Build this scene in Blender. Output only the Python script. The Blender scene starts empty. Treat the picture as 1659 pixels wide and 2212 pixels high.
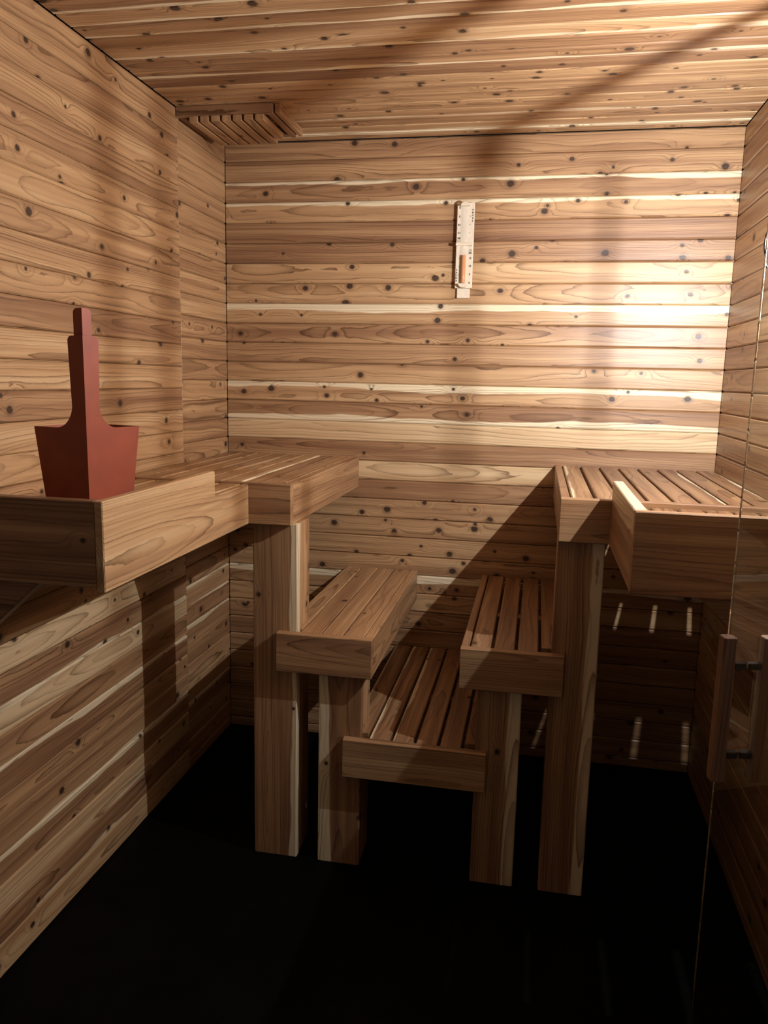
import bpy, math, random
from mathutils import Vector, Matrix

S = bpy.context.scene
COL = S.collection
random.seed(7)

# ------------------------------------------------------------------ camera
cam_d = bpy.data.cameras.new('camera')
cam_d.sensor_fit = 'HORIZONTAL'
cam_d.sensor_width = 36.0
cam_d.lens = 36.0 * 1711.75 / 1659.0
cam_d.clip_start = 0.02
cam = bpy.data.objects.new('camera', cam_d)
COL.objects.link(cam)
S.camera = cam
_r = Vector((0.98145049, 0.19047567, 0.02177049))
_u = Vector((-0.05263172, 0.15850164, 0.98595493))
_f = Vector((-0.18434977, 0.96881177, -0.16558657))
m = Matrix((( _r.x, _u.x, -_f.x, 1.11137), (_r.y, _u.y, -_f.y, -2.74922), (_r.z, _u.z, -_f.z, 1.34099), (0, 0, 0, 1)))
cam.matrix_world = m

# ------------------------------------------------------------------ world, exposure
w = bpy.data.worlds.new('world')
S.world = w
w.use_nodes = True
w.node_tree.nodes['Background'].inputs[0].default_value = (0.5, 0.6, 0.75, 1)
w.node_tree.nodes['Background'].inputs[1].default_value = 0.01
S.view_settings.view_transform = 'Standard'
S.view_settings.look = 'None'
S.view_settings.gamma = 1.0
S.view_settings.use_curve_mapping = False
S.view_settings.exposure = 0.66
LAMP_POWER = 70.0
LAMP_COLOR = (0.955, 0.975, 1.0)
LAMP = Vector((1.60, -1.09, 1.61))

# ------------------------------------------------------------------ room numbers
W, H = 1.6906, 2.13
YEND = -3.1                      # far end of the dim hall behind the viewer
YC = -2.33                       # the cedar ends here
HB, HM, HL = 1.0656, 0.6656, 0.3827
AH, AT = 0.108, 0.025            # apron height, thickness
YF = -0.803                      # front faces of the aprons
BW = 0.0678                      # board width


# ------------------------------------------------------------------ materials
class N:
    """tiny node helper"""
    def __init__(s, mat):
        mat.use_nodes = True
        s.t = mat.node_tree
        s.bsdf = s.t.nodes['Principled BSDF']

    def new(s, kind, **kw):
        n = s.t.nodes.new(kind)
        for k, v in kw.items():
            setattr(n, k, v)
        return n

    def link(s, a, b):
        s.t.links.new(a, b)

    def m(s, op, a, b=None, c=None, clamp=False):
        n = s.new('ShaderNodeMath', operation=op)
        n.use_clamp = clamp
        for i, x in enumerate((a, b, c)):
            if x is None:
                continue
            if isinstance(x, (int, float)):
                n.inputs[i].default_value = x
            else:
                s.link(x, n.inputs[i])
        return n.outputs[0]

    def comb(s, x, y, z):
        n = s.new('ShaderNodeCombineXYZ')
        for i, v in enumerate((x, y, z)):
            if isinstance(v, (int, float)):
                n.inputs[i].default_value = v
            else:
                s.link(v, n.inputs[i])
        return n.outputs[0]

    def noise(s, vec, scale, detail=2.0, rough=0.5):
        n = s.new('ShaderNodeTexNoise')
        n.inputs['Scale'].default_value = scale
        n.inputs['Detail'].default_value = detail
        n.inputs['Roughness'].default_value = rough
        s.link(vec, n.inputs['Vector'])
        return n.outputs[0]

    def ramp(s, fac, stops, interp='LINEAR'):
        n = s.new('ShaderNodeValToRGB')
        n.color_ramp.interpolation = interp
        e = n.color_ramp.elements
        while len(e) < len(stops):
            e.new(0.5)
        for i, (p, c) in enumerate(stops):
            e[i].position = p
            e[i].color = (*c, 1)
        s.link(fac, n.inputs[0])
        return n.outputs[0]

    def mix(s, fac, a, b, blend='MIX'):
        n = s.new('ShaderNodeMix', data_type='RGBA', blend_type=blend)
        ins = [i for i in n.inputs if i.enabled]
        for i, x in zip(ins, (fac, a, b)):
            if isinstance(x, (int, float)):
                i.default_value = x
            elif isinstance(x, tuple):
                i.default_value = (*x, 1)
            else:
                s.link(x, i)
        return [o for o in n.outputs if o.enabled][0]

    def smooth(s, x, a, b):
        n = s.new('ShaderNodeMapRange', interpolation_type='SMOOTHSTEP')
        s.link(x, n.inputs[0])
        n.inputs[1].default_value = a
        n.inputs[2].default_value = b
        return n.outputs[0]


def cedar(name, knots=True):
    """sawn cedar: growth rings cut by the board, knots, sapwood edge, fibre.
    object colour: R tone (dark heartwood to pale), G seed, B share of knots, A sapwood edge position"""
    mat = bpy.data.materials.new(name)
    n = N(mat)
    tc = n.new('ShaderNodeTexCoord')
    sp = n.new('ShaderNodeSeparateXYZ')
    n.link(tc.outputs['Object'], sp.inputs[0])
    oi = n.new('ShaderNodeObjectInfo')
    sc = n.new('ShaderNodeSeparateColor')
    n.link(oi.outputs['Color'], sc.inputs[0])
    tone, seed, kshare, sap = sc.outputs[0], sc.outputs[1], sc.outputs[2], oi.outputs['Alpha']
    X = n.m('ADD', sp.outputs[0], n.m('MULTIPLY', seed, 97.3))
    Y, Z = sp.outputs[1], sp.outputs[2]
    Ys = n.m('ADD', Y, n.m('MULTIPLY', seed, 31.7))
    # knots: one candidate per cell, some of them taken
    kx, ky = 6.5, 17.0
    kv = n.comb(n.m('MULTIPLY', X, kx), n.m('MULTIPLY', Ys, ky), 0.0)
    vo = n.new('ShaderNodeTexVoronoi', voronoi_dimensions='2D', feature='F1')
    vo.inputs['Scale'].default_value = 1.0
    n.link(kv, vo.inputs['Vector'])
    vs = n.new('ShaderNodeVectorMath', operation='SUBTRACT')
    n.link(kv, vs.inputs[0]); n.link(vo.outputs['Position'], vs.inputs[1])
    vd = n.new('ShaderNodeSeparateXYZ')
    n.link(vs.outputs[0], vd.inputs[0])
    dx = n.m('DIVIDE', vd.outputs[0], kx)
    dy = n.m('DIVIDE', vd.outputs[1], ky)
    kc = n.new('ShaderNodeSeparateColor')
    n.link(vo.outputs['Color'], kc.inputs[0])
    wob = n.noise(n.comb(n.m('MULTIPLY', X, 90.0), n.m('MULTIPLY', Ys, 90.0), 0.0), 1.0, 2.0)
    dist = n.m('SQRT', n.m('ADD', n.m('POWER', n.m('MULTIPLY', dx, 0.85), 2.0), n.m('POWER', dy, 2.0)))
    dist = n.m('ADD', dist, n.m('MULTIPLY', n.m('SUBTRACT', wob, 0.5), 0.003))
    on = n.m('LESS_THAN', kc.outputs[0], kshare)
    krad = n.m('ADD', 0.0040, n.m('MULTIPLY', n.m('POWER', kc.outputs[1], 1.2), 0.0064))
    kin = n.m('DIVIDE', dist, krad)
    kmask = n.m('MULTIPLY', n.m('SUBTRACT', 1.0, n.smooth(kin, 0.75, 1.2)), on)
    khalo = n.m('MULTIPLY', n.m('SUBTRACT', 1.0, n.smooth(kin, 0.9, 2.3)), on)
    # streaks running out of a knot along the grain
    bend = n.m('MULTIPLY', on, n.m('EXPONENT', n.m('MULTIPLY', -1.0, n.m('ADD', n.m('POWER', n.m('DIVIDE', dx, 0.027), 2.0), n.m('POWER', n.m('DIVIDE', dy, 0.014), 2.0)))))
    # ring distance from a wandering pith line
    s1 = n.m('SINE', n.m('MULTIPLY', seed, 391.0))
    s2 = n.m('SINE', n.m('MULTIPLY', seed, 783.0))
    lowy = n.m('SUBTRACT', n.noise(n.comb(n.m('MULTIPLY', X, 0.9), n.m('MULTIPLY', seed, 50.0), 0.0), 1.0, 1.0), 0.5)
    lowz = n.m('SUBTRACT', n.noise(n.comb(n.m('MULTIPLY', X, 1.15), n.m('MULTIPLY', seed, 77.0), 3.0), 1.0, 2.5, 0.4), 0.5)
    yy = n.m('ADD', n.m('ADD', Y, n.m('MULTIPLY', n.m('MULTIPLY', n.m('MULTIPLY', s1, n.m('ABSOLUTE', s1)), 1.0), 0.05)), n.m('MULTIPLY', lowy, 0.05))
    zz = n.m('ADD', n.m('ADD', n.m('ADD', Z, 0.045), n.m('MULTIPLY', s2, 0.028)), n.m('MULTIPLY', lowz, 0.085))
    r = n.m('SQRT', n.m('ADD', n.m('POWER', yy, 2.0), n.m('POWER', zz, 2.0)))
    fine = n.noise(n.comb(n.m('MULTIPLY', X, 7.0), n.m('MULTIPLY', Ys, 55.0), n.m('MULTIPLY', Z, 55.0)), 1.0, 3.0)
    r = n.m('ADD', r, n.m('MULTIPLY', n.m('SUBTRACT', fine, 0.5), 0.0035))
    r = n.m('ADD', r, n.m('MULTIPLY', bend, 0.013))
    zig = n.noise(n.comb(n.m('MULTIPLY', X, 30.0), n.m('MULTIPLY', Ys, 110.0), n.m('MULTIPLY', seed, 5.0)), 1.0, 2.0)
    r = n.m('ADD', r, n.m('MULTIPLY', n.m('SUBTRACT', zig, 0.5), 0.0013))
    q = n.m('DIVIDE', r, 0.0062)
    q = n.m('ADD', q, n.m('MULTIPLY', n.noise(n.comb(n.m('MULTIPLY', q, 0.45), n.m('MULTIPLY', seed, 61.0), 0.0), 1.0, 1.0), 2.6))
    fr = n.m('FRACT', q)
    amp = n.noise(n.comb(n.m('MULTIPLY', n.m('FLOOR', q), 3.71), n.m('MULTIPLY', seed, 41.0), n.m('MULTIPLY', X, 1.5)), 1.0, 1.0)
    amp = n.smooth(amp, 0.25, 0.7)
    late = n.m('MULTIPLY', n.m('POWER', fr, 4.5), n.m('SUBTRACT', 1.0, n.smooth(fr, 0.95, 1.0)))
    vary = n.noise(n.comb(n.m('MULTIPLY', X, 1.1), n.m('MULTIPLY', Ys, 38.0), n.m('MULTIPLY', seed, 9.0)), 1.0, 4.0, 0.6)
    fib = n.noise(n.comb(n.m('MULTIPLY', X, 9.0), n.m('MULTIPLY', Ys, 420.0), n.m('MULTIPLY', Z, 420.0)), 1.0, 2.0)
    # sapwood: pale edge on the +y side
    sapn = n.noise(n.comb(n.m('MULTIPLY', X, 2.6), n.m('MULTIPLY', seed, 13.0), 1.0), 1.0, 3.0)
    edge = n.m('ADD', n.m('SUBTRACT', Y, n.m('SUBTRACT', n.m('MULTIPLY', sap, 0.2), 0.1)), n.m('MULTIPLY', n.m('SUBTRACT', sapn, 0.5), 0.05))
    sapm = n.smooth(edge, -0.002, 0.003)
    t = n.m('ADD', n.m('ADD', n.m('MULTIPLY', tone, 0.8), n.m('MULTIPLY', n.m('SUBTRACT', vary, 0.5), 0.95)), n.m('MULTIPLY', n.m('SUBTRACT', fib, 0.5), 0.16))
    t = n.m('ADD', t, 0.1)
    base = n.ramp(t, [(0.0, (0.142, 0.066, 0.036)), (0.3, (0.275, 0.144, 0.072)), (0.6, (0.485, 0.296, 0.148)), (1.0, (0.71, 0.535, 0.32))])
    base = n.mix(n.m('MULTIPLY', sapm, 0.92), base, (0.78, 0.66, 0.45))
    base = n.mix(n.m('MULTIPLY', late, n.m('ADD', 0.25, n.m('MULTIPLY', amp, 0.9)), None, True), base, n.mix(1.0, base, (0.27, 0.20, 0.15), 'MULTIPLY'))
    base = n.mix(n.m('MULTIPLY', n.m('MULTIPLY', khalo, fine), 0.8), base, (0.10, 0.045, 0.025))
    base = n.mix(n.m('MULTIPLY', kmask, 0.93), base, n.mix(wob, (0.010, 0.007, 0.005), (0.06, 0.03, 0.018)))
    n.link(base, n.bsdf.inputs['Base Color'])
    n.bsdf.inputs['Roughness'].default_value = 0.42
    n.bsdf.inputs['Specular IOR Level'].default_value = 0.45
    bmp = n.new('ShaderNodeBump')
    bmp.inputs['Strength'].default_value = 0.25
    bmp.inputs['Distance'].default_value = 0.0008
    n.link(n.m('SUBTRACT', n.m('MULTIPLY', fib, 0.8), n.m('ADD', n.m('MULTIPLY', late, 0.5), kmask)), bmp.inputs['Height'])
    n.link(bmp.outputs[0], n.bsdf.inputs['Normal'])
    return mat


def plain(name, col, rough=0.5, metal=0.0, spec=0.5, vary=0.0, scale=40.0):
    mat = bpy.data.materials.new(name)
    n = N(mat)
    b = n.bsdf
    b.inputs['Roughness'].default_value = rough
    b.inputs['Metallic'].default_value = metal
    b.inputs['Specular IOR Level'].default_value = spec
    if vary:
        tc = n.new('ShaderNodeTexCoord')
        f = n.noise(tc.outputs['Object'], scale, 4.0)
        n.link(n.ramp(f, [(0.3, tuple(c * (1 - vary) for c in col)), (0.7, tuple(min(1, c * (1 + vary)) for c in col))]), b.inputs['Base Color'])
    else:
        b.inputs['Base Color'].default_value = (*col, 1)
    return mat


CEDAR = cedar('cedar')
FLOOR = plain('dark_floor', (0.002, 0.0019, 0.0018), 0.6, spec=0.08, vary=0.4, scale=14)
RED = plain('red_stain', (0.27, 0.058, 0.026), 0.5, spec=0.35, vary=0.12, scale=18)
PALE = plain('pale_wood', (0.80, 0.72, 0.58), 0.55, spec=0.3, vary=0.06, scale=60)
PALE_EDGE = plain('pale_cap', (0.78, 0.69, 0.54), 0.5, spec=0.3)
HALL = plain('dark_plaster', (0.03, 0.028, 0.026), 0.9, vary=0.1)
BACKING = plain('brown_backing', (0.07, 0.04, 0.025), 0.9, vary=0.1)
BOUNCE_PAINT = plain('bounce_plaster', (0.62, 0.58, 0.52), 0.9, vary=0.05)  # made pale so the unseen end wall bounces fill light
TUBE = plain('tube_glass', (0.9, 0.9, 0.86), 0.08)
TUBE.node_tree.nodes['Principled BSDF'].inputs['Alpha'].default_value = 0.12
SAND = plain('amber_sand', (0.66, 0.26, 0.04), 0.6, vary=0.15, scale=300)
INK = plain('black_print', (0.02, 0.015, 0.012), 0.7)
CHROME = plain('chrome', (0.62, 0.62, 0.64), 0.18, 1.0)
DARKCHROME = plain('dark_chrome', (0.10, 0.10, 0.105), 0.22, 1.0)
BLACK = plain('black_metal', (0.02, 0.02, 0.022), 0.35, 0.6)
GLASS = bpy.data.materials.new('clear_glass')
_g = N(GLASS)
_g.bsdf.inputs['Transmission Weight'].default_value = 1.0
_g.bsdf.inputs['Roughness'].default_value = 0.0
_g.bsdf.inputs['IOR'].default_value = 1.45
_g.bsdf.inputs['Base Color'].default_value = (0.93, 0.97, 0.96, 1)


# ------------------------------------------------------------------ builders
def mesh_obj(name, verts, faces, mat, parent=None, loc=(0, 0, 0), smooth=False):
    me = bpy.data.meshes.new(name)
    me.from_pydata([tuple(v) for v in verts], [], faces)
    me.validate()
    me.update()
    me.materials.append(mat)
    if smooth:
        for p in me.polygons:
            p.use_smooth = True
    o = bpy.data.objects.new(name, me)
    COL.objects.link(o)
    o.location = loc
    if parent is not None:
        o.parent = parent
    return o


def empty(name, loc, label, cat=None, kind=None, group=None):
    o = bpy.data.objects.new(name, None)
    o.empty_display_size = 0.05
    COL.objects.link(o)
    o.location = loc
    o['label'] = label
    if cat: o['category'] = cat
    if kind: o['kind'] = kind
    if group: o['group'] = group
    return o


_cache = {}


def board_mesh(L, w, t, c, mat):
    """board with eased long edges, local x along the grain, y across, z through"""
    key = (round(L, 4), round(w, 4), round(t, 4), round(c, 4), mat.name)
    if key in _cache:
        return _cache[key]
    a, b = w / 2, t / 2
    prof = [(-a + c, -b), (a - c, -b), (a, -b + c), (a, b - c), (a - c, b), (-a + c, b), (-a, b - c), (-a, -b + c)]
    e = min(c, 0.0008)
    vs, fs = [], []
    rings = [(-L / 2, 1), (-L / 2 + e, 0), (L / 2 - e, 0), (L / 2, 1)]
    for x, ins in rings:
        k = (a - e) / a if ins else 1.0
        k2 = (b - e) / b if ins else 1.0
        for (y, z) in prof:
            vs.append((x, y * k, z * k2))
    for i in range(3):
        for j in range(8):
            j2 = (j + 1) % 8
            fs.append((i * 8 + j, i * 8 + j2, (i + 1) * 8 + j2, (i + 1) * 8 + j))
    fs.append(tuple(reversed(range(8))))
    fs.append(tuple(range(24, 32)))
    me = bpy.data.meshes.new('board')
    me.from_pydata(vs, [], fs)
    me.update()
    me.materials.append(mat)
    _cache[key] = me
    return me


AX = {'x': Vector((1, 0, 0)), 'y': Vector((0, 1, 0)), 'z': Vector((0, 0, 1)), '-x': Vector((-1, 0, 0)), '-y': Vector((0, -1, 0)), '-z': Vector((0, 0, -1))}


def board(name, parent, lo, hi, grain, across, tone=0.45, knots=0.25, sap=1.0, seed=None, chamfer=0.002, mat=None, label=None):
    """board filling the box lo-hi (world), grain and width directions by axis name"""
    lo, hi = Vector(lo), Vector(hi)
    g, a = AX[grain], AX[across]
    th = g.cross(a)
    size = hi - lo
    L, wd, t = (abs(size.dot(v)) for v in (g, a, th))
    me = board_mesh(L, wd, t, min(chamfer, t * 0.3), mat or CEDAR)
    o = bpy.data.objects.new(name, me)
    COL.objects.link(o)
    rot = Matrix((g, a, th)).transposed().to_4x4()
    loc = (lo + hi) / 2
    o.parent = parent
    o.matrix_local = Matrix.Translation(loc - (parent.location if parent else Vector())) @ rot
    o.color = (tone, random.random() if seed is None else seed, knots, sap)
    if label: o['label'] = label
    return o


def box(name, parent, lo, hi, mat, bevel=0.0015):
    return board(name, parent, lo, hi, 'x', 'y', chamfer=bevel, mat=mat)


def tube(name, pts, rad, mat, parent, seg=8, closed=False):
    pts = [Vector(p) for p in pts]
    base = parent.location if parent else Vector()
    vs, fs = [], []
    n = len(pts)
    for i, p in enumerate(pts):
        a = pts[(i - 1) % n] if (closed or i) else p
        b = pts[(i + 1) % n] if (closed or i < n - 1) else p
        d = (b - a).normalized()
        ref = Vector((0, 0, 1)) if abs(d.z) < 0.9 else Vector((1, 0, 0))
        u = d.cross(ref).normalized()
        v = d.cross(u)
        for k in range(seg):
            an = 2 * math.pi * k / seg
            vs.append(p - base + (u * math.cos(an) + v * math.sin(an)) * rad)
    for i in range(n if closed else n - 1):
        for k in range(seg):
            k2, i2 = (k + 1) % seg, (i + 1) % n
            fs.append((i * seg + k, i * seg + k2, i2 * seg + k2, i2 * seg + k))
    if not closed:
        fs.append(tuple(reversed(range(seg))))
        fs.append(tuple(range((n - 1) * seg, n * seg)))
    return mesh_obj(name, vs, fs, mat, parent, smooth=True)


def prism(name, poly, axis, a0, a1, mat, parent, tone=0.4, knots=0.1, seed=None, sap=1.0, grain='y'):
    """extrude a polygon (two remaining world axes) along axis from a0 to a1; local x runs along the grain"""
    def P(p, a):
        return Vector({'x': (a, p[0], p[1]), 'y': (p[0], a, p[1]), 'z': (p[0], p[1], a)}[axis])
    n = len(poly)
    vs = [P(p, a0) for p in poly] + [P(p, a1) for p in poly]
    c = sum(vs, Vector()) / len(vs)
    g, th = AX[grain], AX[axis]
    ac = th.cross(g)
    rot = Matrix((g, ac, th)).transposed()
    inv = rot.transposed()
    vs = [inv @ (v - c) for v in vs]
    fs = [tuple(range(n)), tuple(reversed(range(n, 2 * n)))]
    for i in range(n):
        j = (i + 1) % n
        fs.append((i, i + n, j + n, j))
    o = mesh_obj(name, vs, fs, mat, parent)
    o.matrix_local = Matrix.Translation(c - parent.location) @ rot.to_4x4()
    o.color = (tone, random.random() if seed is None else seed, knots, sap)
    be = o.modifiers.new('edge', 'BEVEL')
    be.width = 0.002
    be.segments = 1
    return o


# ------------------------------------------------------------------ setting: shell of cedar boards
PT = 0.015      # plank thickness


def slab(name, lo, hi, mat, label):
    lo, hi = Vector(lo), Vector(hi)
    c = (lo + hi) / 2
    h = (hi - lo) / 2
    vs = [(x * h.x, y * h.y, z * h.z) for x in (-1, 1) for y in (-1, 1) for z in (-1, 1)]
    fs = [(0, 1, 3, 2), (4, 6, 7, 5), (0, 4, 5, 1), (2, 3, 7, 6), (0, 2, 6, 4), (1, 5, 7, 3)]
    o = mesh_obj(name, vs, fs, mat, None, c)
    o['kind'] = 'structure'
    o['label'] = label
    o.color = (0.15, 0.3, 0.0, 1.0)
    return o


floor = slab('floor', (-0.05, YEND - 0.05, -0.08), (W + 0.05, 0.05, 0.0), FLOOR, 'near-black smooth floor under the cedar benches')
back = slab('wall_back', (-0.05, PT + 0.0005, 0.0005), (W + 0.05, PT + 0.04, H), CEDAR, 'back wall of knotty horizontal cedar boards behind the benches')
left = slab('wall_left', (-PT - 0.04, YEND, 0.0005), (-PT - 0.0005, PT, H), BACKING, 'left wall of horizontal cedar boards beside the red bucket')
right = slab('wall_right', (W + PT + 0.0005, YEND, 0.0005), (W + PT + 0.04, PT, H), BACKING, 'right cedar board wall beside the glass door')
front = slab('wall_front', (-0.05, YEND - 0.04, 0.0005), (W + 0.05, YEND - 0.0005, H), BOUNCE_PAINT, 'unseen pale wall behind the viewer, bouncing fill light')
ceil = slab('ceiling', (-0.05, YEND - 0.04, H + PT + 0.0005), (W + 0.05, PT + 0.04, H + PT + 0.04), HALL, 'ceiling of narrow cedar boards crossed by soft shadows')

zs = [H] + [2.07 - BW * i for i in range(31)]
zs = [z for z in zs if z > 0.02] + [0.0]
GAP = 0.0005
# tones of the back wall boards, top to bottom (dark heartwood 0 .. pale sapwood 1), knots, sap edge
BT = [(.42, .25, 1), (.42, .5, 1), (.36, .5, .585), (.54, .45, .59), (.27, .02, 1), (.30, .75, 1), (.66, .3, 1), (.55, .6, 1), (.56, .25, .54), (.34, .4, 1),
      (.40, .15, 1), (.52, .2, 1), (.56, .7, .56), (.42, .1, .57), (.90, .03, 1), (.33, .05, 1), (.82, .12, 1), (.36, .3, 1), (.50, .75, 1), (.48, .7, 1),
      (.55, .6, 1), (.48, .6, 1), (.40, .5, .56), (.62, .4, 1), (.36, .4, 1), (.30, .3, 1), (.35, .3, 1), (.4, .3, 1), (.4, .3, 1), (.4, .3, 1), (.4, .3, 1), (.4, .3, 1)]
for i in range(len(zs) - 1):
    t, k, s = BT[min(i, len(BT) - 1)]
    board('plank', back, (0.0005, 0, zs[i + 1] + GAP), (W - 0.0005, PT, zs[i] - GAP), 'x', '-z' if s in (.57, .565, .56) and i % 2 else 'z', t, min(0.8, k * 1.25), s, chamfer=0.0042)
rl = random.Random(21)
zl = [H] + [2.044 - BW * i for i in range(31)]
zl = [z for z in zl if z > 0.02] + [0.0]
# boards of the left wall, top to bottom
LT = {0: .5, 1: .44, 2: .55, 3: .46, 4: .5, 5: .58, 6: .46, 7: .55, 8: .5, 9: .34, 10: .6, 11: .66, 12: .38, 13: .68, 14: .62, 15: .55, 16: .5, 20: .92, 21: .36, 22: .98, 23: .45, 24: .3, 25: .45, 26: .4, 27: .34, 28: .85, 29: .3, 30: .75}
for zz_, y0, y1 in ((zs, -0.3729, -0.0005), (zl, -1.60, -0.3733)):
    for i in range(len(zz_) - 1):
        t = LT.get(i, .45) if y0 < -1 else rl.choice((.42, .48, .55))
        d = rl.uniform(0, 0.0012)
        sp_ = rl.choice((1, 1, 1, 1, .64, .63)) if i > 15 else 1
        if y0 < -1 and i in (24, 27):
            sp_ = .605
        board('plank', left, (-PT, y0, zz_[i + 1] + GAP), (-d, y1, zz_[i] - GAP), 'y', 'z' if sp_ == .605 else rl.choice(('z', '-z')), t, 0.34, sp_, seed=rl.random(), chamfer=0.0034)
for i in range(len(zs) - 1):
    t = rl.choice((.3, .36, .42, .48))
    board('plank', right, (W, YC, zs[i + 1] + GAP), (W + PT, -0.0005, zs[i] - GAP), 'y', 'z', t, 0.22, 1, seed=rl.random(), chamfer=0.0042)
rc = random.Random(5)
ys = [0.0]
while ys[-1] > YC + 0.03:
    ys.append(max(ys[-1] - 0.066, YC))
for i in range(len(ys) - 1):
    t = rc.choice((.26, .36, .42, .5, .58, .66))
    board('plank', ceil, (0.0, ys[i + 1] + GAP, H), (W, ys[i] - GAP, H + PT), 'x', rc.choice(('y', '-y')), t, 0.5, rc.choice((1, 1, .575, .58, .6)), seed=rc.random(), chamfer=0.0045)

# ------------------------------------------------------------------ benches
ST = 0.022     # slat thickness


def slats(parent, xs, y0, y1, ztop, tone, gap, knots=0.2, y0s=None, grain='y', tones=None):
    for i in range(len(xs) - 1):
        yy = (y0s or {}).get(i, y0)
        tt = tones[i] if tones else tone + random.uniform(-.08, .08)
        board('slat', parent, (xs[i] + gap / 2, yy, ztop - ST), (xs[i + 1] - gap / 2, y1, ztop), 'y', random.choice(('x', '-x')), tt, knots, random.choice((1, 1, 1, .6)), chamfer=0.0025)


def lin(a, b, n):
    return [a + (b - a) * i / n for i in range(n + 1)]


def rails(parent, x0, x1, ztop, ylist):
    for y in ylist:
        board('support_rail', parent, (x0, y - 0.018, ztop - ST - 0.06), (x1, y + 0.018, ztop - ST - 0.0005), 'x', 'z', 0.4, 0.1)


YB = YF + AT           # back of the front aprons
POST_F = 0.030         # post front board thickness
STUD = 0.088


def post(parent, x0, x1, side, z_top, z_mid, z_midb, tone, sap_low, knots=0.25, seed=None, flip='x', seed2=None):
    """front board full height; a stud behind its inner edge, cut by the lower bench deck"""
    board('post_board', parent, (x0, YB + 0.0004, 0.001), (x1, YB + POST_F, z_top), 'z', flip, tone, knots, sap_low, seed=seed, chamfer=0.0025)
    sw = 0.04
    a, b = (x1 - sw - 0.001, x1 - 0.001) if side > 0 else (x0 + 0.001, x0 + sw + 0.001)
    ya, yb = YB + POST_F + 0.001, YB + POST_F + STUD
    if z_mid is None:
        board('post_stud', parent, (a, ya, 0.001), (b, yb, z_top), 'z', 'y', 0.6, 0.3, 1)
    else:
        board('post_stud', parent, (a, ya, z_mid + 0.0005), (b, yb, z_top), 'z', 'y', 0.62, 0.55, 1, seed=seed2)
        board('post_stud', parent, (a, ya, 0.001), (b, yb, z_midb), 'z', 'y', 0.5, 0.3, 1)


# left upper bench
XL0, XL1 = 0.001, 0.4939
ub = empty('upper_bench', (0.25, -0.4, 0), 'high cedar bench in the left back corner, carried on a tall cedar post', 'bench')
board('apron', ub, (XL0, YF, HB - AH), (XL1, YB, HB), 'x', 'z', 0.34, 0.05, 1, seed=0.21)
board('side_apron', ub, (XL1 - AT + .0003, YB + 0.0004, HB - AH), (XL1, -0.001, HB), 'y', 'z', 0.42, 0.03, 1, seed=0.335)
slats(ub, lin(0.004, XL1 - AT, 8), YB + 0.0005, -0.003, HB - 0.0005, 0.46, 0.005, 0.35)
rails(ub, XL0, XL1 - AT - 0.001, HB, (-0.06, -0.4))
board('support_rail', ub, (XL0, YB + 0.002, HB - ST - 0.06), (0.372, YB + 0.03, HB - ST - 0.0005), 'x', 'z', 0.4, 0.1)
post(ub, 0.3815, 0.5052, 1, HB - AH - 0.0005, HM, HM - AH, 0.36, .72, 0.14, seed=0.44, seed2=0.62)

# left front extension, lower shelf box that holds the bucket
LXB, LYF = 0.380, -1.513
DZ = HB - 0.003
ex = empty('bench_shelf', (0.19, -1.15, HB - AH), 'box-fronted cedar shelf on the left wall, holding the red bucket', 'shelf')
board('front_board', ex, (0.001, LYF, 0.966), (LXB - 0.017, LYF + 0.024, 1.121), 'x', 'z', 0.20, 0.10, 1, seed=0.77)
zc = HB - 0.003
prism('side_board', [(LYF, HB - AH), (YF - 0.0005, HB - AH), (YF - 0.0005, zc), (-1.022, zc), (-1.022, 1.121), (LYF, 1.121)], 'x', LXB - 0.017, LXB, CEDAR, ex, 0.66, 0.05, seed=0.18)
slats(ex, lin(0.004, LXB - 0.019, 6), LYF + 0.025, YF - 0.001, DZ, 0.5, 0.005, 0.25)
board('support_rail', ex, (0.002, -1.40, DZ - 0.066), (LXB - 0.019, -1.364, DZ - ST - 0.0005), 'x', 'z', 0.4, 0.1)
board('support_rail', ex, (0.002, -0.86, DZ - 0.066), (LXB - 0.019, -0.824, DZ - ST - 0.0005), 'x', 'z', 0.4, 0.1)
prism('brace', [(0.001, 0.964), (0.236, 0.964), (0.001, 0.752)], 'y', LYF + 0.03, LYF + 0.06, CEDAR, ex, 0.25, 0.1, grain='x')

# right upper bench
XR0, XR1 = 1.1765, W - 0.001
ur = empty('upper_bench', (1.45, -0.4, 0), 'high slatted cedar bench in the right back corner, with gaps between its slats', 'bench')
board('apron', ur, (XR0, YF, HB - AH), (XR1, YB, HB), 'x', 'z', 0.42, 0.06, 1, seed=0.52)
board('side_apron', ur, (XR0, YB + 0.0005, HB - AH), (XR0 + 0.022, -0.001, HB), 'y', 'z', 0.40, 0.05, 1)
slats(ur, [1.1995] + lin(1.259, 1.6895, 7), YB + 0.0005, -0.006, HB - 0.0005, 0.26, 0.008, 0.12, tones=[.32, .3, .2, .33, .26, .24, .3, .3])
for y0, y1 in ((-0.08, -0.04), (-0.45, -0.36), (-0.635, -0.53), (YB + 0.001, -0.695)):
    board('support_rail', ur, (XR0 + 0.023, y0, HB - ST - 0.03), (XR1, y1, HB - ST - 0.0008), 'x', 'y', 0.4, 0.1)
post(ur, 1.1765, 1.2909, -1, HB - AH - 0.0005, HM, HM - AH, 0.34, .635, 0.16, seed=0.14)

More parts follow.
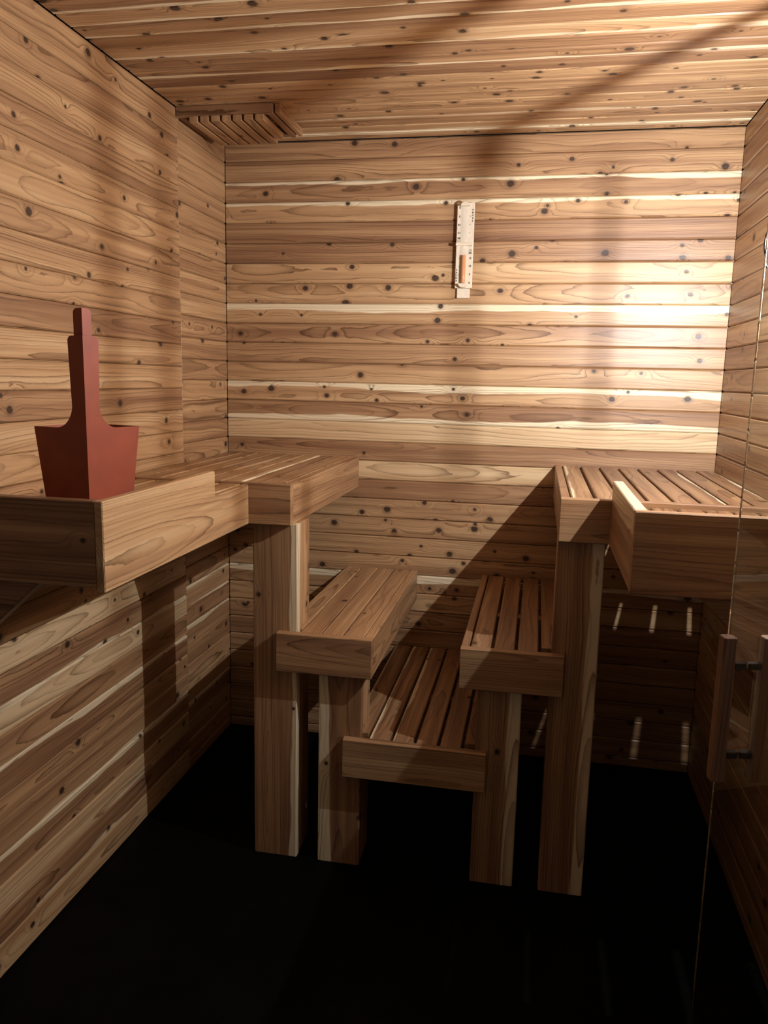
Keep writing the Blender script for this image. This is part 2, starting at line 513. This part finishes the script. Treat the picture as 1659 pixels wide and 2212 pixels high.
# right front extension
RXB, RYF = 1.2955, -1.263
er = empty('bench_shelf', (1.49, -1.0, HB - AH), 'box-fronted cedar shelf on the right, partly seen through the glass door', 'shelf')
board('front_board', er, (RXB, RYF, 0.958), (W - 0.001, RYF + 0.022, 1.113), 'x', 'z', 0.36, 0.05, 1, seed=0.55)
board('side_board', er, (RXB, RYF + 0.0225, 0.958), (RXB + 0.024, YF - 0.0005, 1.113), 'y', 'z', 0.40, 0.05, .66, seed=0.91)
slats(er, [1.3215] + lin(1.381, W - 0.001, 5), RYF + 0.024, YF - 0.0015, HB - 0.012, 0.26, 0.008, 0.12)
board('support_rail', er, (RXB + 0.025, -1.16, HB - 0.084), (W - 0.002, -1.124, HB - 0.0345), 'x', 'z', 0.4, 0.1)
board('support_rail', er, (RXB + 0.025, -1.03, HB - 0.084), (W - 0.002, -0.824, HB - 0.0345), 'x', 'z', 0.4, 0.1)  # unseen rail, widened to block light through the slat gaps
prism('brace', [(W - 0.001, 0.957), (1.418, 0.957), (W - 0.001, 0.686)], 'y', RYF + 0.03, RYF + 0.06, CEDAR, er, 0.3, 0.1, grain='x')

# middle benches
mb = empty('step_bench', (0.58, -0.4, 0), 'middle cedar bench on the left, below the high bench post', 'bench')
MX0, MX1 = 0.4544, 0.7155
board('apron', mb, (MX0, YF, HM - AH), (MX1, YB, HM), 'x', 'z', 0.38, 0.07, 1, seed=0.93)
board('side_apron', mb, (MX1 - AT + .0003, YB + 0.0004, HM - AH), (MX1, -0.001, HM), 'y', 'z', 0.44, 0.15, 1, seed=0.05)
slats(mb, lin(MX0, MX1 - AT, 4), YB + 0.0005, -0.003, HM - 0.0003, 0.44, 0.003, 0.4, y0s={0: YB + POST_F + 0.0008}, tones=[.5, .42, .48, .40])
rails(mb, MX0, MX1 - AT - 0.001, HM, (-0.06, -0.4))
post(mb, 0.5672, 0.6854, 1, HM - AH - 0.0005, HL, HL - AH, 0.32, .64, 0.16, seed=0.86, flip='-x')

mr = empty('step_bench', (1.08, -0.4, 0), 'middle cedar bench on the right with dark slats, beside the tall right post', 'bench')
NX0, NX1 = 0.9475, 1.2078
board('apron', mr, (NX0, YF, HM - AH), (NX1, YB, HM), 'x', 'z', 0.42, 0.02, 1, seed=0.64)
board('side_apron', mr, (NX0, YB + 0.0005, HM - AH), (NX0 + 0.02, -0.001, HM), 'y', 'z', 0.40, 0.1, 1)
slats(mr, lin(NX0 + 0.0205, NX1, 4), YB + 0.0005, -0.006, HM - 0.0003, 0.26, 0.008, 0.15, y0s={3: YB + POST_F + 0.0008}, tones=[.27, .27, .24, .26])
rails(mr, NX0 + 0.021, NX1, HM, (-0.06, -0.4))
post(mr, 0.9942, 1.1089, -1, HM - AH - 0.0005, HL, HL - AH, 0.36, .625, 0.22, seed=0.14, seed2=0.2)

# low foot step
lo = empty('foot_step', (0.83, -0.4, HL - AH), 'lowest cedar foot step with dark slats, between the two middle benches', 'step')
LX0, LX1 = 0.6411, 1.0244
board('apron', lo, (LX0, YF, HL - AH), (LX1, YB, HL), 'x', 'z', 0.56, 0.06, 1, seed=0.31)
slats(lo, lin(LX0, LX1, 6), YB + 0.0005, -0.006, HL - 0.0003, 0.26, 0.008, 0.15, y0s={0: YB + POST_F + 0.0008, 5: YB + POST_F + 0.0008}, tones=[.40, .28, .26, .26, .26, .24])
rails(lo, LX0, LX1, HL, (-0.06, -0.4))

# ------------------------------------------------------------------ bucket and ladle
BC = Vector((0.2532, -1.340))
FD = Vector((0.5, -0.866)).normalized()      # towards the sharp front corner
RD = Vector((-FD.y, FD.x))                    # to the lit side
if RD.x < 0:
    RD = -RD
ZB = DZ + 0.0008


H0, H1 = 0.0792, 0.0982          # half diagonal at the base and at the rim
RIM, HAN = 1.238, 1.4055
SLOPE = (H1 - H0) / (RIM - ZB)


def arc_height(d):
    """height of the top edge at distance d along the side from the front corner (rim, fillet, handle)"""
    hw, fil = 0.0318, 0.046
    if d <= hw - 0.009:
        return HAN
    if d <= hw:
        q = (d - (hw - 0.009)) / 0.009
        return HAN - 0.009 * (1 - math.sqrt(max(0, 1 - q * q)))
    e = d - hw
    if e < fil:
        q = 1 - e / fil
        return RIM + fil * 1.0 * (1 - math.sqrt(max(0, 1 - q * q))) if q < 0.999 else HAN - 0.009
    return RIM


bk = empty('sauna_bucket', (BC.x, BC.y, ZB), 'rust red angular bucket with a tall flat handle, standing on the left shelf', 'bucket')


def bucket_body():
    # samples along the side measured at the rim size; clustered around the handle edge
    ds = [0.0, 0.012, 0.0225] + [0.0318 + v for v in (-0.007, -0.005, -0.003, -0.0012, -0.0003, -0.00001, 0.0002, 0.0005, 0.001, 0.002, 0.0035, 0.0055, 0.008, 0.011, 0.015, 0.02, 0.026, 0.033, 0.04, 0.046, 0.055)]
    hh = H1
    side = hh * math.sqrt(2)
    rr = 0.006
    t_end = 1 - rr / (hh * math.sqrt(2))
    cols = []
    for d in ds:
        if d / side < t_end:
            t = d / side
            cols.append(((1 - t), t, arc_height(d)))
    c = 1 - rr * math.sqrt(2) / hh
    for i in range(0, 9):
        an = math.radians(45 + 90 * i / 8)
        cols.append((rr / hh * math.cos(an), c + rr / hh * math.sin(an), RIM))
    for i in range(1, 9):
        t = t_end * (1 - i / 8)
        cols.append((-(1 - t), t, RIM))
    full = cols + [(a, -b, z) for a, b, z in reversed(cols[1:-1])]
    rows = 10
    vs, fs = [], []
    for (a, b, zt) in full:
        for k in range(rows + 1):
            z = ZB + (zt - ZB) * k / rows
            h = H0 + SLOPE * (z - ZB)
            p = BC + FD * (a * h) + RD * (b * h)
            vs.append((p.x - BC.x, p.y - BC.y, z - ZB))
    n = len(full)
    for i in range(n):
        j = (i + 1) % n
        for k in range(rows):
            fs.append((i * (rows + 1) + k, j * (rows + 1) + k, j * (rows + 1) + k + 1, i * (rows + 1) + k + 1))
    fs.append(tuple(i * (rows + 1) for i in range(n))[::-1])
    o = mesh_obj('body', vs, fs, RED, bk)
    so = o.modifiers.new('wall', 'SOLIDIFY')
    so.thickness = 0.006
    so.offset = -1
    be = o.modifiers.new('edge', 'BEVEL')
    be.width = 0.0012
    be.segments = 2
    be.limit_method = 'ANGLE'
    be.angle_limit = math.radians(50)
    return o


bucket_body()


def ladle():
    # angled strip that follows the front corner of the bucket and stands above the handle
    ld = empty('ladle', (BC.x, BC.y, ZB + 0.02), 'dark red ladle standing in the bucket, its handle end above the bucket handle', 'ladle')
    ztop, zbot = 1.4535, 1.09
    th, wing = 0.010, 0.0215
    vs, fs = [], []
    secs = []
    nz = 12
    zl = [zbot + (ztop - 0.006 - zbot) * i / nz for i in range(nz + 1)] + [ztop - 0.002, ztop]
    wl = [wing] * (nz + 1) + [wing - 0.003, wing - 0.007]
    for z, wg in zip(zl, wl):
        h = H0 + SLOPE * (z - ZB) - 0.0125 - 0.010 * (z - 1.40 if z > 1.40 else 0)
        e = wg / math.sqrt(2)
        t = th / math.sqrt(2)
        pts = [(h, 0), (h - e, e), (h - e - t, e - t), (h - 2 * t, 0), (h - e - t, -e + t), (h - e, -e)]
        for a, b in pts:
            p = BC + FD * a + RD * b
            vs.append((p.x - ld.location.x, p.y - ld.location.y, z - ld.location.z))
    n = 6
    for i in range(len(zl) - 1):
        for k in range(n):
            k2 = (k + 1) % n
            fs.append((i * n + k, i * n + k2, (i + 1) * n + k2, (i + 1) * n + k))
    fs.append(tuple(reversed(range(n))))
    fs.append(tuple(range((len(zl) - 1) * n, len(zl) * n)))
    mesh_obj('handle', vs, fs, RED, ld)
    # small diamond cup at the foot, inside the bucket
    vs, fs = [], []
    cc = BC + FD * 0.022
    prof = [(0.034, ZB + 0.022), (0.044, ZB + 0.062), (0.040, ZB + 0.062), (0.030, ZB + 0.027)]
    for hr, z in prof:
        for a, b in ((1, 0), (0.5, .5), (0, 1), (-.5, .5), (-1, 0), (-.5, -.5), (0, -1), (.5, -.5)):
            p = cc + FD * (a * hr) + RD * (b * hr)
            vs.append((p.x - ld.location.x, p.y - ld.location.y, z - ld.location.z))
    for i in range(3):
        for k in range(8):
            k2 = (k + 1) % 8
            fs.append((i * 8 + k, i * 8 + k2, (i + 1) * 8 + k2, (i + 1) * 8 + k))
    fs.append(tuple(reversed(range(8))))
    fs.append(tuple(range(24, 32)))
    mesh_obj('cup', vs, fs, RED, ld)


ladle()

# ------------------------------------------------------------------ sand timer on the back wall
tx, tz0, tz1 = 0.8435, 1.6455, 1.9175
TH = 0.020
st = empty('sand_timer', (tx, -0.001, tz0), 'pale wooden sand timer on the back wall with an amber glass tube', 'timer')
hw = 0.0285
board('backboard', st, (tx - hw, -TH, tz0), (tx + hw, -0.002, tz1), 'z', 'x', mat=PALE, chamfer=0.002)
board('wall_bracket', st, (tx - 0.0215, -0.010, tz0 - 0.031), (tx + 0.0215, -0.001, tz0 - 0.0003), 'z', 'x', mat=PALE, chamfer=0.0012)
YT = -TH - 0.0085          # axis of the glass tube


def revolve(name, prof, parent, mat, cx, cy, seg=20):
    vs, fs = [], []
    b = parent.location
    for r, z in prof:
        for k in range(seg):
            an = 2 * math.pi * k / seg
            vs.append((cx + r * math.cos(an) - b.x, cy + r * math.sin(an) - b.y, z - b.z))
    for i in range(len(prof) - 1):
        for k in range(seg):
            k2 = (k + 1) % seg
            fs.append((i * seg + k, i * seg + k2, (i + 1) * seg + k2, (i + 1) * seg + k))
    fs.append(tuple(reversed(range(seg))))
    fs.append(tuple(range((len(prof) - 1) * seg, len(prof) * seg)))
    return mesh_obj(name, vs, fs, mat, parent, smooth=True)


zm = (tz0 + tz1) / 2 + 0.0015
xt = tx - 0.001
tube_o = revolve('glass_tube', [(0.0072, tz0 + 0.013), (0.0080, tz0 + 0.016), (0.0080, zm - 0.020), (0.0062, zm - 0.011), (0.0022, zm - 0.004), (0.0018, zm), (0.0022, zm + 0.004), (0.0062, zm + 0.011), (0.0080, zm + 0.020), (0.0080, tz1 - 0.016), (0.0072, tz1 - 0.013)], st, TUBE, xt, YT)
revolve('sand', [(0.0060, tz0 + 0.0155), (0.0070, tz0 + 0.018), (0.0070, tz0 + 0.103), (0.0055, tz0 + 0.1045)], st, SAND, xt, YT)


def half_cap(name, z, sgn):
    """half-round wooden holder at a tube end"""
    pts = [(-0.0155, 0)] + [(0.0155 * math.cos(math.pi - math.pi * i / 14), sgn * 0.0135 * math.sin(math.pi * i / 14)) for i in range(1, 14)] + [(0.0155, 0)]
    n = len(pts)
    vs, fs = [], []
    b = st.location
    for y in (-TH - 0.0003, -TH - 0.0165):
        for (x, dz) in pts:
            vs.append((xt + x - b.x, y - b.y, z + dz - b.z))
    fs.append(tuple(range(n))); fs.append(tuple(reversed(range(n, 2 * n))))
    for i in range(n):
        j = (i + 1) % n
        fs.append((i, i + n, j + n, j))
    o = mesh_obj(name, vs, fs, PALE_EDGE, st)
    be = o.modifiers.new('edge', 'BEVEL'); be.width = 0.0015; be.segments = 2
    return o


half_cap('tube_holder', tz0 + 0.0135, -1)
half_cap('tube_holder', tz1 - 0.0135, 1)
board('strap', st, (tx - hw + 0.001, -TH - 0.019, zm - 0.0045), (tx + hw - 0.0035, -TH - 0.0125, zm + 0.0045), 'x', 'z', mat=PALE_EDGE, chamfer=0.001)
box('strap_block', st, (tx - hw + 0.001, -TH - 0.0125, zm - 0.004), (tx - hw + 0.008, -TH - 0.0002, zm + 0.004), PALE_EDGE, 0.0005)
box('strap_block', st, (tx + hw - 0.0105, -TH - 0.0125, zm - 0.004), (tx + hw - 0.0035, -TH - 0.0002, zm + 0.004), PALE_EDGE, 0.0005)


def text(body, x, z, size, flip=False, name='numeral'):
    c = bpy.data.curves.new(name, 'FONT')
    c.body = body
    c.size = size
    c.align_x = 'CENTER'
    c.align_y = 'CENTER'
    c.extrude = 0.00015
    c.resolution_u = 3
    c.offset = 0.0003
    c.materials.append(INK)
    o = bpy.data.objects.new(name, c)
    COL.objects.link(o)
    me = bpy.data.meshes.new_from_object(o)
    bpy.data.objects.remove(o)
    o = bpy.data.objects.new(name, me)
    COL.objects.link(o)
    o.parent = st
    o.location = Vector((x, -TH - 0.0004, z)) - st.location
    o.rotation_euler = (math.pi / 2, math.pi if flip else 0, 0)
    return o


def clock(x, z, flip):
    s = -1 if flip else 1
    pts = [(x + 0.0044 * math.cos(a), -TH - 0.0003, z + 0.0044 * math.sin(a)) for a in [2 * math.pi * i / 20 for i in range(20)]]
    tube('clock_mark', pts, 0.00055, INK, st, 5, True)
    tube('clock_mark', [(x, -TH - 0.0003, z + s * 0.0028), (x, -TH - 0.0003, z), (x + s * 0.0022, -TH - 0.0003, z)], 0.0005, INK, st, 5)


def scale_marks(flip):
    def P(dx, dz):
        return (tx - dx, tz0 + tz1 - dz) if flip else (tx + dx, dz)
    xr = 0.0195
    for body, f in (('0', 0.060), ('5', 0.163), ('10', 0.257), ('15', 0.350)):
        z = tz0 + f * (tz1 - tz0)
        px, pz = P(xr, z)
        text(body, px, pz, 0.0088, flip)
    px, pz = P(xr, tz0 + 0.4115 * (tz1 - tz0)); text('MIN', px, pz, 0.0056, flip, 'unit_mark')
    px, pz = P(xr, tz0 + 0.442 * (tz1 - tz0)); clock(px, pz, flip)
    for i, chh in enumerate('SAUNA'):
        px, pz = P(-0.0235, tz0 + (0.213 - 0.0315 * i) * (tz1 - tz0))
        text(chh, px, pz, 0.0076, flip, 'letter')
    for f in (0.158, 0.256, 0.352):
        px, pz = P(-0.0155, tz0 + f * (tz1 - tz0)); text('°', px, pz - (0.002 if not flip else -0.002), 0.008, flip, 'scale_mark')


scale_marks(False)
scale_marks(True)

# ------------------------------------------------------------------ grille on the ceiling, left back corner
vg = empty('vent_grille', (0.16, -0.26, H), 'small slatted cedar grille box fixed to the ceiling in the left corner', 'grille')
board('front_rail', vg, (0.001, -0.385, 2.101), (0.302, -0.365, H - 0.0005), 'x', 'z', 0.22, 0.0, 1)
board('side_rail', vg, (0.282, -0.3645, 2.101), (0.302, -0.142, H - 0.0005), 'y', 'z', 0.22, 0.0, 1)
board('side_rail', vg, (0.001, -0.3645, 2.101), (0.021, -0.142, H - 0.0005), 'y', 'z', 0.2, 0.0, 1)
board('edge_strip', vg, (0.3065, -0.372, 2.104), (0.322, -0.140, H - 0.0005), 'y', 'z', 0.38, 0.0, 1)
for i in range(7):
    x = 0.043 + 0.0344 * i
    board('slat', vg, (x, -0.383, 2.083), (x + 0.0262, -0.145 - (0.05 if i == 6 else 0), 2.1005), 'y', 'x', 0.45, 0.05, 1, chamfer=0.0015)
board('cross_rail', vg, (0.0215, -0.166, 2.1008), (0.2815, -0.146, H - 0.0005), 'x', 'z', 0.2, 0.0, 1)

# ------------------------------------------------------------------ glass door standing open on the right
E0 = Vector((1.418, -1.50))
T = Vector((0.203, -0.979)).normalized()
Nn = Vector((-T.y * -1, T.x * -1)).normalized()
if Nn.x > 0:
    Nn = -Nn
DW = 0.80
dr = empty('door_1', (E0.x, E0.y, 0), 'frameless clear glass door standing open with wooden pull handles', None, 'structure')


def along(name, parent, s0, s1, n0, n1, z0, z1, mat, base=None, cham=0.001, grain='z', color=None, bev=None):
    """box aligned with the door: s along the pane, n across it"""
    vs, fs = [], []
    c = (s0 + s1) / 2, (n0 + n1) / 2, (z0 + z1) / 2
    hx, hy, hz = (z1 - z0) / 2, (s1 - s0) / 2, abs(n1 - n0) / 2
    # local x up (grain), y along pane, z across
    if hx >= max(hy, hz) and color:
        me = board_mesh(2 * hx, 2 * hy, 2 * hz, cham, mat)
    else:
        me = board_mesh(2 * hx, 2 * hy, 2 * hz, cham, mat)
    o = bpy.data.objects.new(name, me)
    COL.objects.link(o)
    X = Vector((0, 0, 1)); Yv = Vector((T.x, T.y, 0)); Zv = X.cross(Yv)
    sgn = 1 if Zv.dot(Vector((Nn.x, Nn.y, 0))) > 0 else -1
    rot = Matrix((X, Yv, Zv)).transposed().to_4x4()
    p = Vector((E0.x, E0.y, 0)) + Yv * c[0] + Zv * (c[1] * sgn) + X * c[2]
    o.parent = parent
    if isinstance(base, Vector):
        o.matrix_local = Matrix.Translation(p - base) @ rot
    if color:
        o.color = color
    return o


D0 = Vector((E0.x, E0.y, 0))
along('glass_pane', dr, 0.0, DW, -0.004, 0.004, 0.012, 2.02, GLASS, D0, 0.0008)
hs = 0.065
hd = bpy.data.objects.new('handle', None)
COL.objects.link(hd)
hd.parent = dr
hd['label'] = 'pair of square wooden grips joined through the glass'
for sg in (1, -1):
    along('grip', hd, hs - 0.0105, hs + 0.0105, sg * 0.0225, sg * 0.0425, 0.762, 0.984, CEDAR, D0, 0.003, color=(0.10, 0.3 + 0.1 * sg, 0.0, 1.0))  # dark tone stands in for shade on the grips
    for z in (0.802, 0.940):
        along('standoff', hd, hs - 0.0055, hs + 0.0055, sg * 0.0042, sg * 0.0224, z - 0.0050, z + 0.0050, DARKCHROME, D0, 0.002)
for z in (0.30, 1.70):
    along('hinge', dr, DW - 0.05, DW + 0.018, -0.010, 0.010, z - 0.045, z + 0.045, CHROME, D0, 0.002)
Hn = E0 + T * (DW + 0.018)
jamb = empty('trim_1', (Hn.x + 0.05, Hn.y, 0), 'cedar jamb the glass door hangs on', None, 'structure')
board('post', jamb, (Hn.x - 0.002, Hn.y - 0.06, 0.001), (W - 0.001, Hn.y + 0.03, H - 0.001), 'z', 'x', 0.4, 0.1)

# ------------------------------------------------------------------ caged wall lamp on the right wall (the room's light)
lp = empty('wall_lamp', (W - 0.001, LAMP.y, LAMP.z), 'caged wall lamp on the right wall above the shelf', 'lamp')


def plate():
    vs, fs = [], []
    seg = 24
    for r, dx in ((0.062, 0), (0.062, -0.016), (0.052, -0.024)):
        for k in range(seg):
            a = 2 * math.pi * k / seg
            vs.append((dx, r * math.cos(a), r * math.sin(a)))
    for i in range(2):
        for k in range(seg):
            k2 = (k + 1) % seg
            fs.append((i * seg + k, i * seg + k2, (i + 1) * seg + k2, (i + 1) * seg + k))
    fs.append(tuple(range(seg))); fs.append(tuple(range(2 * seg, 3 * seg)))
    return mesh_obj('base', vs, fs, BLACK, lp)


plate()
tube('lamp_stem', [(W - 0.024, LAMP.y, LAMP.z), (LAMP.x + 0.022, LAMP.y, LAMP.z)], 0.012, CHROME, lp, 12)


def hoop(d0, d1, rad, ext=0.5, ext1=None):
    """bent wire of the guard: arc about the bulb through two directions"""
    d0, d1 = Vector(d0).normalized(), Vector(d1).normalized()
    nrm = d0.cross(d1).normalized()
    e2 = nrm.cross(d0)
    ang = math.acos(max(-1, min(1, d0.dot(d1))))
    pts = []
    for i in range(25):
        a = -ext + (ang + ext + (ext if ext1 is None else ext1)) * i / 24
        p = LAMP + (d0 * math.cos(a) + e2 * math.sin(a)) * 0.085
        pts.append(p)
    return tube('guard_wire', pts, rad, BLACK, lp, 6)


hoop((-1.237, .356, 1), (-2.31, 1.306, 1), 0.0042, 0.5, 0.12)
hoop((-.133, .594, 1), (-.935, 1.627, 1), 0.0042, 0.5, 0.2)
for dy in (0.30, 0.62):
    hoop((-1.6, dy, 0.55), (-1.6, dy, -0.5), 0.0018, 0.25)
hoop((-0.75, 1.09, 0.3), (-0.75, 1.09, -0.5), 0.0011, 0.1)
hoop((-0.30, 1.09, 0.3), (-0.30, 1.09, -0.3), 0.0011, 0.1)

ld = bpy.data.lights.new('lamp_light', 'POINT')
ld.energy = LAMP_POWER
ld.color = LAMP_COLOR
ld.shadow_soft_size = 0.004
# added dimming up, down and across the room keeps ceiling and left wall darker
ld.use_nodes = True
lt = ld.node_tree
em = lt.nodes['Emission']
ge = lt.nodes.new('ShaderNodeNewGeometry')
sx = lt.nodes.new('ShaderNodeSeparateXYZ')
lt.links.new(ge.outputs['Incoming'], sx.inputs[0])
mr_ = lt.nodes.new('ShaderNodeMapRange')
mr_.interpolation_type = 'SMOOTHSTEP'
lt.links.new(sx.outputs[2], mr_.inputs[0])
for k_, v_ in zip((1, 2, 3, 4), (0.1, 1.0, 1.0, 0.25)):
    mr_.inputs[k_].default_value = v_
md_ = lt.nodes.new('ShaderNodeMapRange')
lt.links.new(sx.outputs[2], md_.inputs[0])
for k_, v_ in zip((1, 2, 3, 4), (-0.90, -0.12, 0.22, 1.0)):
    md_.inputs[k_].default_value = v_
mu_ = lt.nodes.new('ShaderNodeMath')
mu_.operation = 'MULTIPLY'
lt.links.new(mr_.outputs[0], mu_.inputs[0])
lt.links.new(md_.outputs[0], mu_.inputs[1])
mx_ = lt.nodes.new('ShaderNodeMapRange')
lt.links.new(sx.outputs[0], mx_.inputs[0])
for k_, v_ in zip((1, 2, 3, 4), (-1.0, -0.4, 0.62, 1.0)):
    mx_.inputs[k_].default_value = v_
mv_ = lt.nodes.new('ShaderNodeMath')
mv_.operation = 'MULTIPLY'
lt.links.new(mu_.outputs[0], mv_.inputs[0])
lt.links.new(mx_.outputs[0], mv_.inputs[1])
lt.links.new(mv_.outputs[0], em.inputs['Strength'])
lo_ = bpy.data.objects.new('lamp_light', ld)
COL.objects.link(lo_)
lo_.parent = lp
lo_.location = LAMP - lp.location
